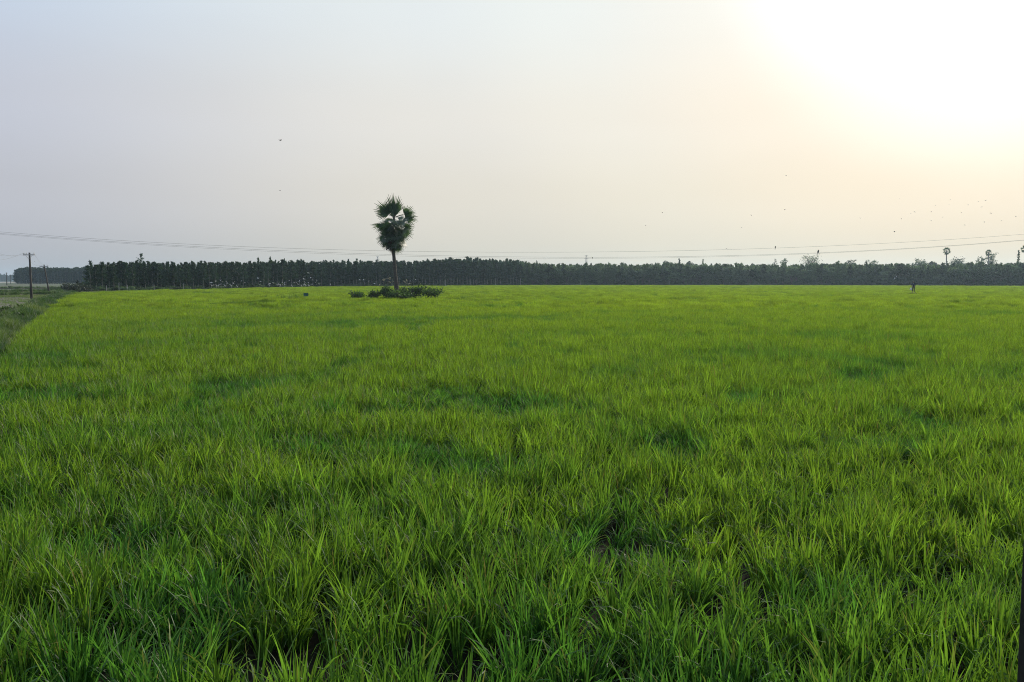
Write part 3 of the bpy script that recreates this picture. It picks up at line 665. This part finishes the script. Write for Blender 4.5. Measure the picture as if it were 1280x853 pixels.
def stalk_plant(px, ytop, d, n, label, seed, spread=.5):
    rg = random.Random(seed); t = at_depth(px, ytop, d); r = empty('tall_weed', (t.x, d, 0), 0, label, 'weed'); b = MB(); lf = MB(); fl = MB()
    for k in range(n):
        h = t.z * rg.uniform(.6, 1); e = Vector((rg.gauss(0, spread), rg.gauss(0, .3), h)); o = Vector((rg.gauss(0, .12), rg.gauss(0, .12), 0)); mid = o.lerp(e, .6) + Vector((rg.gauss(0, .06), 0, .1)); b.tube([o, mid, e], [.018, .012, .006], 4, False)
        for j in range(12): sprig(lf, o.lerp(mid, rg.uniform(.3, 1)), Vector((rg.gauss(0, 1), rg.gauss(0, 1), .4)).normalized(), .2, .09, rg, rg.random())
        for j in range(3): c = e + Vector((rg.gauss(0, .06), rg.gauss(0, .06), rg.gauss(0, .06))); fl.tube([c - Vector((0, 0, .05)), c, c + Vector((0, 0, .05))], [.015, .05, .012], 5)
    b.obj('stem', M['darkbark'], r); lf.obj('foliage', M['bushleaf'], r); fl.obj('seed_head', M['flower'], r)
stalk_plant(481, 345.5, 96.4, 9, 'tall thin weed with pale seed heads behind the palm', 911, .55)
stalk_plant(507, 350, 96.8, 5, 'sparse tall weed with pale tips right of the palm trunk', 912, .5)
stalk_plant(525, 349.5, 96.6, 5, 'sparse weed with pale tips behind the open leafy bush', 913, .6)
# grey scrub at the left end of the plantation
bush(88, 355, 367, 150, 22, 'grey leafless looking bush at the left end of the rice field', 921, 'greybush', 700, leaf=.2)
bush(103, 356.5, 366, 155, 20, 'grey low bush in front of the first plantation trees', 922, 'greybush', 700, leaf=.2)
bush(108, 352, 365, 170, 8, 'small dark round bush at the left foot of the plantation', 923, 'casuarina', 350, leaf=.25)
# dark row at the far left edge
for i, (bx, by, w, lab) in enumerate(((3, 389.5, 7, 'dark little bush on the dry field, touching the left edge'), (10.5, 390.5, 4, 'tiny dark bush between two others on the dry field'), (15.5, 390.3, 4, 'tiny dark bush on the dry field, rightmost of three'))):
    g = at_z(bx, 396, 0); bush(bx, by, 396, g.y, w, lab, 930 + i, 'bushleaf', 200, leaf=.10)
bush(29, 388, 395, 58, 10, 'rounded dark weed clump on the bund below the utility poles', 941, leaves=350, leaf=.14)
bush(22, 398, 405, 44, 11, 'dark weed clump on the bund beside the rice edge', 942, leaves=350, leaf=.12)
bush(13, 359.5, 362, 240, 4, 'brownish shrub alone in the far left fields', 943, 'greybush', 150, leaf=.25)

# ------------------------------------------------------------------ poles, wires, masts
def pole(px0, y0, px1, y1, label, seed, d=None, arm=True, rad=.14, bent=False):
    base = at_z(px0, y0, 0) if d is None else Vector((at_depth(px0, y0, d).x, d, 0)); top = at_depth(px1, y1, base.y) - base
    r = empty('utility_pole', base, 0, label, 'utility pole', 'utility poles at the left'); k = top.length; b = MB()
    b.tube([Vector((0, 0, -.1)), top * .33, top * .66, top], [rad, rad * .9, rad * .78, rad * .66], 10); b.obj('shaft', M['pole'], r, True)
    if arm:
        z = top.z - .28; cx = top.x * (z / top.z); h = .7
        b = MB(); b.box((cx, -rad * .9, z), (h, .05, .055)); ar = b.obj('cross_arm', M['metal'], r)
        for sx in (-.9, -.45, .9):
            b = MB(); c = Vector((cx + sx * h, -rad * .9, z + .057)); b.tube([c, c + Vector((0, 0, .08)), c + Vector((0, 0, .09)), c + Vector((0, 0, .17)), c + Vector((0, 0, .20))], [.018, .018, .055, .05, .02], 8); b.obj('insulator', M['porcelain'], ar, True)
        b = MB()
        for sx in (-1, 1): b.tube([Vector((cx, -rad * .9, z - .5)), Vector((cx + sx * h * .6, -rad * .9, z - .06))], .015, 4)
        b.obj('brace', M['metal'], r)
    return r, base + top
p1, t1 = pole(39.5, 375, 36.8, 316, 'dark utility pole with cross arm, nearest and tallest at the left', 1, rad=.15)
p2, t2 = pole(62, 369, 55, 331, 'thin leaning utility pole beside the nearest one', 2, rad=.13)
p3, t3 = pole(8.5, 353, 8.2, 341, 'far small utility pole at the left edge before the blue horizon', 3, d=420, rad=.22)
p4, t4 = pole(13.4, 353, 13.3, 343.5, 'faintest far utility pole right of the other far one', 4, d=560, rad=.22)
def wire(name, pts, r, label, group):
    b = MB(); b.tube(pts, r, 5); return tag(b.obj(name, M['wire'], None, True), label, 'wire', group)
def smooth_tab(tab, n=90):
    xs = np.array([a for a, _ in tab], float); ys = np.array([b for _, b in tab], float); c = np.polyfit((xs - 640) / 640, ys, 4); g = np.linspace(xs[0], xs[-1], n)
    return [(q, float(np.polyval(c, (q - 640) / 640))) for q in g]
WA = [(-150, 276), (0, 289.0), (200, 304.3), (330, 309.6), (440, 312.8), (540, 314.8), (640, 315.5), (733, 315.3), (880, 312.6), (980, 309.8), (1100, 304.8), (1280, 293.4), (1420, 280)]
WB = [(-150, 278.5), (0, 291.5), (200, 306.5), (330, 312.6), (440, 316.6), (540, 319.3), (640, 321.2), (733, 322.0), (880, 320.4), (1022, 316.4), (1100, 313.0), (1280, 299.6), (1420, 286)]
WC = [(-150, 279.5), (0, 292.6), (200, 307.6), (330, 314.3), (440, 318.6), (540, 321.0), (640, 322.6), (733, 323.3), (880, 321.5), (1022, 317.2), (1100, 313.8), (1280, 300.2), (1420, 286.8)]
for tab, d, r, lab in ((WA, 112, .011, 'topmost thin overhead wire sagging across the whole sky'), (WB, 114, .012, 'middle overhead wire sagging just below the topmost one'), (WC, 116, .009, 'lowest overhead wire dipping nearest the treetops')):
    wire('overhead_wire', [at_depth(a, c, d) for a, c in smooth_tab(tab)], r, lab, 'long overhead wires')
def sag(a, b, s, n=16):
    return [a.lerp(b, i / n) - Vector((0, 0, s * 4 * (i / n) * (1 - i / n))) for i in range(n + 1)]
for i, (dx, yl, lab) in enumerate(((-.63, 322, 'lowest short wire from the left edge to the nearest pole'), (-.31, 296, 'middle short wire from the left edge to the nearest pole'), (.63, 287, 'highest short wire from the left edge to the nearest pole'))):
    a = t1 + Vector((dx, -.13, -.02)); e = at_depth(-70, yl - 12, 82 - i * 3); wire('service_wire', sag(a, e, 1.1 + .2 * i), .008, lab, 'short wires at the left')
for i, dx in enumerate((-.6, .6)):
    a = t1 + Vector((dx, -.1, -.05)); e = t2 + Vector((dx, -.1, -.05)); wire('service_wire', sag(a, e, .6), .006, ('left', 'right')[i] + ' one of two thin wires between the nearest pole and the leaning pole', 'thin wires between the poles')
def mast(px, ytop, d, label, w=3.2):
    t = at_depth(px, ytop, d); H = t.z; r = empty('lattice_mast', (t.x, d, 0), 0, label, 'mast'); b = MB(); wt = .35
    for sx, sy in ((-1, -1), (1, -1), (1, 1), (-1, 1)): b.tube([Vector((sx * w / 2, sy * w / 2, 0)), Vector((sx * wt, sy * wt, H))], .09, 4)
    n = 12
    for i in range(n):
        z0, z1 = H * i / n, H * (i + 1) / n; w0 = w / 2 + (wt - w / 2) * i / n; w1 = w / 2 + (wt - w / 2) * (i + 1) / n
        for (ax_, ay), (bx, by) in (((-1, -1), (1, -1)), ((1, -1), (1, 1)), ((1, 1), (-1, 1)), ((-1, 1), (-1, -1))):
            b.tube([Vector((ax_ * w0, ay * w0, z0)), Vector((bx * w1, by * w1, z1))], .05, 3); b.tube([Vector((bx * w0, by * w0, z0)), Vector((ax_ * w1, ay * w1, z1))], .05, 3)
    b.obj('lattice', M['metal'], r); b = MB(); b.box((0, 0, H + .1), (1.5, .12, .10)); b.box((0, 0, H - 2.6), (1.9, .12, .10)); b.obj('cross_arm', M['metal'], r)
mast(733, 319.5, 700, 'grey lattice mast rising over the middle of the wood')
mast(472, 321, 800, 'very faint lattice mast above the trees left of the palm')
for i, (px, top, lab) in enumerate(((133, 357, 'pale fence post at the left end of the plantation'), (148.5, 353.5, 'pale post in front of the plantation, under the tall thin tree'), (159.5, 356.5, 'short pale post right of the post under the tall thin tree'), (192.5, 355.5, 'pale fence post in front of the left third of the plantation'), (229.5, 354.5, 'pale fence post left of the flock of egrets'),
        (557, 350, 'pale fence post just right of the palm bushes'), (588.5, 348.5, 'broader pale post second right of the palm bushes'), (619.5, 348, 'pale fence post third right of the palm bushes'), (650.5, 348, 'pale fence post where the dark plantation ends'), (726, 352, 'short pale post under the lattice mast'), (836.5, 350, 'pale post below the flat topped round tree'))):
    d = lerp_tab(LINE, px) - 4.5; t = at_depth(px, top, d); b = MB(); b.tube([Vector((0, 0, -.1)), Vector((0, 0, t.z * .9)), Vector((0, 0, t.z))], [.07, .065, .05], 6)
    tag(b.obj('fence_post', M['concrete'], None, False, (t.x, t.y, 0)), lab, 'post', 'pale posts along the wood')
# black post close by at the right edge
pd = 1.55; w = .05; a = at_depth(1269.5, 853, pd + w); b = MB()
b.box((a.x + w, pd, 1.2), (w, w, 1.2)); o = b.obj('black_post', M['black'])
bv = o.modifiers.new('edge', 'BEVEL'); bv.width = .006; bv.segments = 2
tag(o, 'black square post standing close by at the lower right edge of the picture', 'post')

# ------------------------------------------------------------------ birds
def bird_mesh(seed, span, m, flap, name):
    """one continuous bird: body with head and tail, and two bent wings"""
    rg = random.Random(seed); b = MB(); L = span * .42
    b.tube([Vector((0, L * .55, 0)), Vector((0, L * .45, .01)), Vector((0, L * .32, .01)), Vector((0, L * .1, 0)), Vector((0, -L * .25, 0)), Vector((0, -L * .5, .0)), Vector((0, -L * .72, .01))],
           [span * .004, span * .022, span * .034, span * .058, span * .05, span * .02, span * .012], 8)
    b.poly([Vector((-.02 * span, -L * .45, 0)), Vector((.02 * span, -L * .45, 0)), Vector((.05 * span, -L * .85, .0)), Vector((-.05 * span, -L * .85, 0))])
    for s in (-1, 1):
        f1, f2 = flap, flap * .4 - .15; e = Vector((s * span * .22 * math.cos(f1), L * .10, span * .22 * math.sin(f1))); t = e + Vector((s * span * .28 * math.cos(f2), -L * .12, span * .28 * math.sin(f2)))
        b.quadstrip([Vector((s * .02 * span, L * .05, .01)), e, e.lerp(t, .6), t], [Vector((0, span * .085, 0)), Vector((0, span * .08, 0)), Vector((0, span * .05, 0)), Vector((0, span * .008, 0))])
    return b.mesh(name, m)
BIRD = [bird_mesh(i, .5, M['crow'], f, 'bird') for i, f in enumerate((.5, -.25, .15, .8))]
def fly(px, py, d, label, s=1.0, group=None, i=None, tilt=.2):
    o = link_mesh('flying_bird', BIRD[rw.randrange(4) if i is None else i], None, at_depth(px, py, d)); o.rotation_euler = (rw.gauss(0, .2), tilt * rw.choice((-1, 1)), rw.uniform(.6, 2.4) * rw.choice((-1, 1))); o.scale = (s,) * 3
    return tag(o, label, 'bird', group)
fly(350.5, 175.5, 75, 'larger dark bird flying high at the left of the sky', 1.0, i=2); fly(350, 238.5, 110, 'small dark bird flying below the larger one at the left', .9, i=0)
fly(43.3, 327.3, 120, 'small bird flying just right of the nearest utility pole', .7)
BR = [(1124, 249), (1143, 265), (1138.5, 267), (1164, 265), (1164, 276), (1127, 274), (1118, 290), (1206, 281.5), (1186.5, 255.5), (1188, 250), (1169.5, 257), (1178.5, 271.5), (1210, 256.5), (1232, 251), (1227, 259), (1223, 252), (1202, 266), (1239, 267), (1252, 276), (1270, 270.5), (1230.5, 278),
      (828, 266), (807, 282), (927, 284.5), (939, 269), (981, 262), (982.5, 220), (1075.5, 273), (908, 311)]
for i, (x, y) in enumerate(BR):
    big = (x, y) in ((1118, 290), (1206, 281.5)); fly(x, y, 150 if big else rw.uniform(190, 260), 'tiny dark bird flying in the pale sky over the right wood', 1.5 if big else 1.4, 'birds flying over the right wood')
def perched(px, tab, d, label, s, dy=.0):
    y = dict([(0, 0)]) and None
    c = smooth_tab(tab, 400); yy = min(c, key=lambda q: abs(q[0] - px))[1]; p = at_depth(px, yy, d); b = MB()
    b.tube([Vector((-.02, -.0, -.30)), Vector((-.01, 0, -.14)), Vector((0, 0, .02)), Vector((.02, 0, .12)), Vector((.05, 0, .20)), Vector((.07, 0, .245)), Vector((.13, 0, .235))], [.012, .03, .075, .085, .05, .045, .006], 8)
    o = b.obj('perched_bird', M['crow'], None, True, p + Vector((0, 0, .05))); o.scale = (s,) * 3; tag(o, label, 'bird')
perched(969, WA, 112, 'small dark bird sitting on the topmost wire', .9); perched(1022.5, WB, 114, 'dark bird sitting on the middle wire right of the twiggy tree', 1.35)
perched(740.5, WC, 116, 'tiny dark bird sitting on the lowest wire beside the lattice mast', .55)
# egrets
def egret_mesh(seed):
    b = MB(); rg = random.Random(seed)
    b.tube([Vector((-.26, 0, .30)), Vector((-.14, 0, .36)), Vector((.02, 0, .42)), Vector((.10, 0, .50)), Vector((.09, 0, .60)), Vector((.13, 0, .70)), Vector((.17, 0, .73)), Vector((.28, 0, .71))], [.01, .06, .085, .05, .028, .024, .034, .005], 8)
    for s in (-.03, .03): b.tube([Vector((0, s, 0)), Vector((-.02, s, .18)), Vector((0, s, .38))], .009, 4)
    return b.mesh('egret', M['egret'], True)
EG = [egret_mesh(1)]; EF = [bird_mesh(20 + i, .95, M['egret'], f, 'egret') for i, f in enumerate((.9, .3, -.4))]
EGR = [(264, 353.5), (267, 356.5), (264.5, 357.5), (269.5, 352), (275.5, 351), (273, 357.5), (275, 356), (278, 352.5), (282.5, 352), (284, 354.5), (287, 356), (289, 357.8), (293.5, 352.5), (296.5, 358.5), (302, 351.5), (306, 353.5), (292, 354), (322.5, 348), (325.5, 352.5), (324.5, 355.5), (336.5, 357), (341, 353.5), (281, 357.8), (270.5, 357.8),
       (337, 355), (342, 354), (345.5, 355.5), (347.5, 356.5), (349.5, 355.5), (350, 358), (348.5, 354), (353, 353.5), (355.5, 353.5), (356, 356.5), (361.5, 351), (367.5, 354), (370.5, 353), (372.5, 355.5), (374, 352), (380, 349), (380.5, 352), (381.5, 353.5), (382, 357), (380, 356.5), (385.5, 353.5), (385.5, 341.5), (388.5, 347.5), (390.5, 350), (394.5, 353.5), (396, 350.5), (390, 355.5), (399, 355.5), (413, 356), (365, 358), (377, 358), (386, 357.5),
       (449.5, 349.5), (454.5, 350), (461, 351.5), (467.5, 355), (468.5, 354.3), (513, 351.5), (519.5, 350), (1118.5, 348), (1120.5, 345.8), (1123.8, 347)]
for x, y in EGR:
    d = lerp_tab(LINE, x) - rw.uniform(4, 9); p = at_depth(x, y, d)
    if p.z < 1.15:
        o = link_mesh('white_egret', EG[0], None, (p.x, p.y, max(p.z - .45, .0))); o.scale = (1.25,) * 3; o.rotation_euler = (0, 0, rw.uniform(0, 6.28))
    else:
        o = link_mesh('white_egret', rw.choice(EF), None, p); o.rotation_euler = (rw.uniform(-.3, .6), rw.gauss(0, .35), rw.uniform(0, 6.28)); 
    where = 'white egret in the flock along the foot of the plantation left of the palm' if x < 420 else ('white egret in the few by the wood behind the palm bushes' if x < 600 else 'white egret in the few above the walking person, before the right wood')
    tag(o, where, 'egret', 'egrets before the left plantation' if x < 420 else ('egrets near the palm' if x < 600 else 'egrets before the right wood'))

# ------------------------------------------------------------------ small things in the rice
g = at_z(382.5, 372, RZ); b = MB(); rg = random.Random(3)
r = empty('cloth_bundle', (g.x, g.y, 0), .2, 'teal cloth bundle hung on short sticks in the rice left of the palm', 'cloth')
st = MB()
for sx in (-.2, .22): st.tube([Vector((sx, 0, 0)), Vector((sx * 1.1, 0, .98))], .02, 5)
st.obj('stick', M['darkbark'], r)
nu, nv = 9, 6; base = len(b.v)
for side in (-1, 1):
    o0 = len(b.v)
    for i in range(nu):
        for j in range(nv):
            u, v = i / (nu - 1), j / (nv - 1); b.v.append(((u - .5) * .52 + rg.gauss(0, .008), side * (.02 + .10 * (1 - v) ** 1.3 + .03 * math.sin(u * 11)), .60 + .40 * v - .05 * math.sin(u * math.pi) * v)); b.shade.append(.5); b.dry.append(0)
    for i in range(nu - 1):
        for j in range(nv - 1): a = o0 + i * nv + j; b.f.append((a, a + nv, a + nv + 1, a + 1))
b.obj('cloth', M['teal'], r, True)
for i, (x, y) in enumerate(((332.5, 371), (347, 371), (353.5, 371.5), (363, 371.5), (367.5, 370.5), (371.5, 371.5))):
    g = at_z(x, y, RZ); o = link_mesh('tall_weed', wv[i % 5], None, (g.x, g.y, .1)); o.scale = (1.1, 1.1, 1.6); o.rotation_euler = (0, 0, i)
    tag(o, 'dark weed tuft standing above the rice between the egrets and the teal cloth', 'weed', 'weed tufts in the rice')

# ------------------------------------------------------------------ person
def skin_obj(name, joints, edges, m, parent, root=0, sub=2):
    me = bpy.data.meshes.new(name); bm = bmesh.new(); sk = bm.verts.layers.skin.verify(); vs_ = []
    for i, (p, r_) in enumerate(joints):
        v = bm.verts.new(p); v[sk].radius = (r_, r_) if not hasattr(r_, '__len__') else r_; v[sk].use_root = (i == root); vs_.append(v)
    for a, c in edges: bm.edges.new((vs_[a], vs_[c]))
    bm.to_mesh(me); bm.free(); me.materials.append(m)
    o = bpy.data.objects.new(name, me); COL.objects.link(o); o.parent = parent
    s = o.modifiers.new('skin', 'SKIN'); s.use_smooth_shade = True; ss = o.modifiers.new('sub', 'SUBSURF'); ss.levels = sub; ss.render_levels = sub
    return o
PD = 128.0; fp = at_depth(1141.8, 360, PD); PZ = at_depth(1141.5, 351.6, PD).z - 1.76
ridge('field_bund', [(fp.x - .5, PD), (fp.x, PD), (fp.x + .5, PD)], .4, PZ - .02, M['bund'], 8)
J = [((0, 0, .92), (.15, .11)), ((0, 0, 1.10), (.145, .10)), ((0, .01, 1.30), (.17, .11)), ((0, 0, 1.43), (.09, .08)), ((0, 0, 1.49), .052),
     ((.10, 0, .88), .085), ((.13, -.10, .50), .060), ((.14, -.02, .09), .042), ((.15, -.15, .035), .038),
     ((-.09, 0, .88), .085), ((-.12, .10, .50), .060), ((-.13, .20, .09), .042), ((-.13, .07, .035), .038),
     ((.19, 0, 1.39), .055), ((.26, .03, 1.12), .043), ((.24, -.10, .88), .030), ((-.19, 0, 1.39), .055), ((-.29, .0, 1.12), .043), ((-.33, -.06, .86), .030)]
E = [(0, 1), (1, 2), (2, 3), (3, 4), (0, 5), (5, 6), (6, 7), (7, 8), (0, 9), (9, 10), (10, 11), (11, 12), (2, 13), (13, 14), (14, 15), (2, 16), (16, 17), (17, 18)]
# neck, head and face
J += [((0, -.01, 1.555), (.07, .078)), ((0, -.005, 1.63), (.078, .092)), ((0, 0, 1.69), (.05, .06)), ((0, -.105, 1.59), .014), ((.085, 0, 1.60), .014), ((-.085, 0, 1.60), .014)]
E += [(4, 19), (19, 20), (20, 21), (19, 22), (19, 23), (19, 24)]
for wr, sx in ((15, 1), (18, -1)):
    w0 = Vector(J[wr][0]); pc = w0 + Vector((0, -.02, -.075)); J.append((tuple(pc), (.030, .020))); pi = len(J) - 1; E.append((wr, pi))
    for q in range(4):
        f0 = pc + Vector((0, -.030 + q * .020, -.02)); J.append((tuple(f0 + Vector((0, 0, -.045 + .006 * abs(q - 1)))), .010)); J.append((tuple(f0 + Vector((-.012 * sx, 0, -.075 + .008 * abs(q - 1)))), .008)); E.extend([(pi, len(J) - 2), (len(J) - 2, len(J) - 1)])
    J.append((tuple(pc + Vector((-.01 * sx, -.045, 0))), .011)); J.append((tuple(pc + Vector((-.015 * sx, -.055, -.035))), .009)); E.extend([(pi, len(J) - 2), (len(J) - 2, len(J) - 1)])
body = skin_obj('person', J, E, M['skin'], None); body.location = (fp.x, PD, PZ); body.rotation_euler = (0, 0, R(-35))
tag(body, 'person in a navy top and dark trousers walking with a white bag across the rice', 'person')
skin_obj('shirt', [((0, 0, .93), (.175, .135)), ((0, 0, 1.10), (.17, .125)), ((0, .01, 1.30), (.195, .135)), ((0, 0, 1.41), (.11, .10)), ((.20, 0, 1.385), .075), ((.262, .03, 1.14), .062), ((-.20, 0, 1.385), .075), ((-.292, 0, 1.14), .062)],
         [(0, 1), (1, 2), (2, 3), (2, 4), (4, 5), (2, 6), (6, 7)], M['navy'], body)
skin_obj('trousers', [((0, 0, .95), (.17, .13)), ((.10, 0, .86), .105), ((.13, -.10, .50), .082), ((.14, -.02, .14), .066), ((-.09, 0, .86), .105), ((-.12, .10, .50), .082), ((-.13, .20, .14), .066)], [(0, 1), (1, 2), (2, 3), (0, 4), (4, 5), (5, 6)], M['darkcloth'], body)
skin_obj('collar', [((.09, 0, 1.44), .035), ((.05, -.08, 1.43), .035), ((-.05, -.08, 1.43), .035), ((-.09, 0, 1.44), .035), ((-.05, .07, 1.45), .035), ((.05, .07, 1.45), .035)], [(0, 1), (1, 2), (2, 3), (3, 4), (4, 5)], M['white'], body, sub=1)
skin_obj('hair', [((0, .03, 1.60), (.082, .08)), ((0, .02, 1.665), (.084, .10)), ((0, .01, 1.71), (.055, .065))], [(0, 1), (1, 2)], M['hair'], body)
hp = body.matrix_basis @ Vector((-.34, -.06, .76)); b = MB()
b.tube([Vector((0, 0, -.42)), Vector((0, 0, -.38)), Vector((.01, 0, -.22)), Vector((0, 0, -.08)), Vector((0, 0, -.02))], [.10, .16, .17, .09, .03], 10)
for s in (-.05, .05): b.tube([Vector((s, 0, -.06)), Vector((s * .6, 0, .02)), Vector((0, 0, .05))], .010, 5, False)
tag(b.obj('white_bag', M['white'], None, True, hp), 'white sack hanging from the hand of the walking person', 'bag')

# ------------------------------------------------------------------ air
HAZE = True
if HAZE:
    b = MB(); b.box((0, 1900, 23), (3300, 2400, 25)); h = b.obj('haze', mat('haze_air')); tag(h, 'thin pale evening haze lying over the fields', 'haze', None, 'stuff')
    nt = h.data.materials[0].node_tree; o_ = nt.nodes.new('ShaderNodeOutputMaterial'); pv = nt.nodes.new('ShaderNodeVolumePrincipled'); pv.inputs['Color'].default_value = (.60, .80, 1.0, 1); pv.inputs['Density'].default_value = .00017; pv.inputs['Anisotropy'].default_value = .45
    nt.links.new(pv.outputs[0], o_.inputs['Volume'])
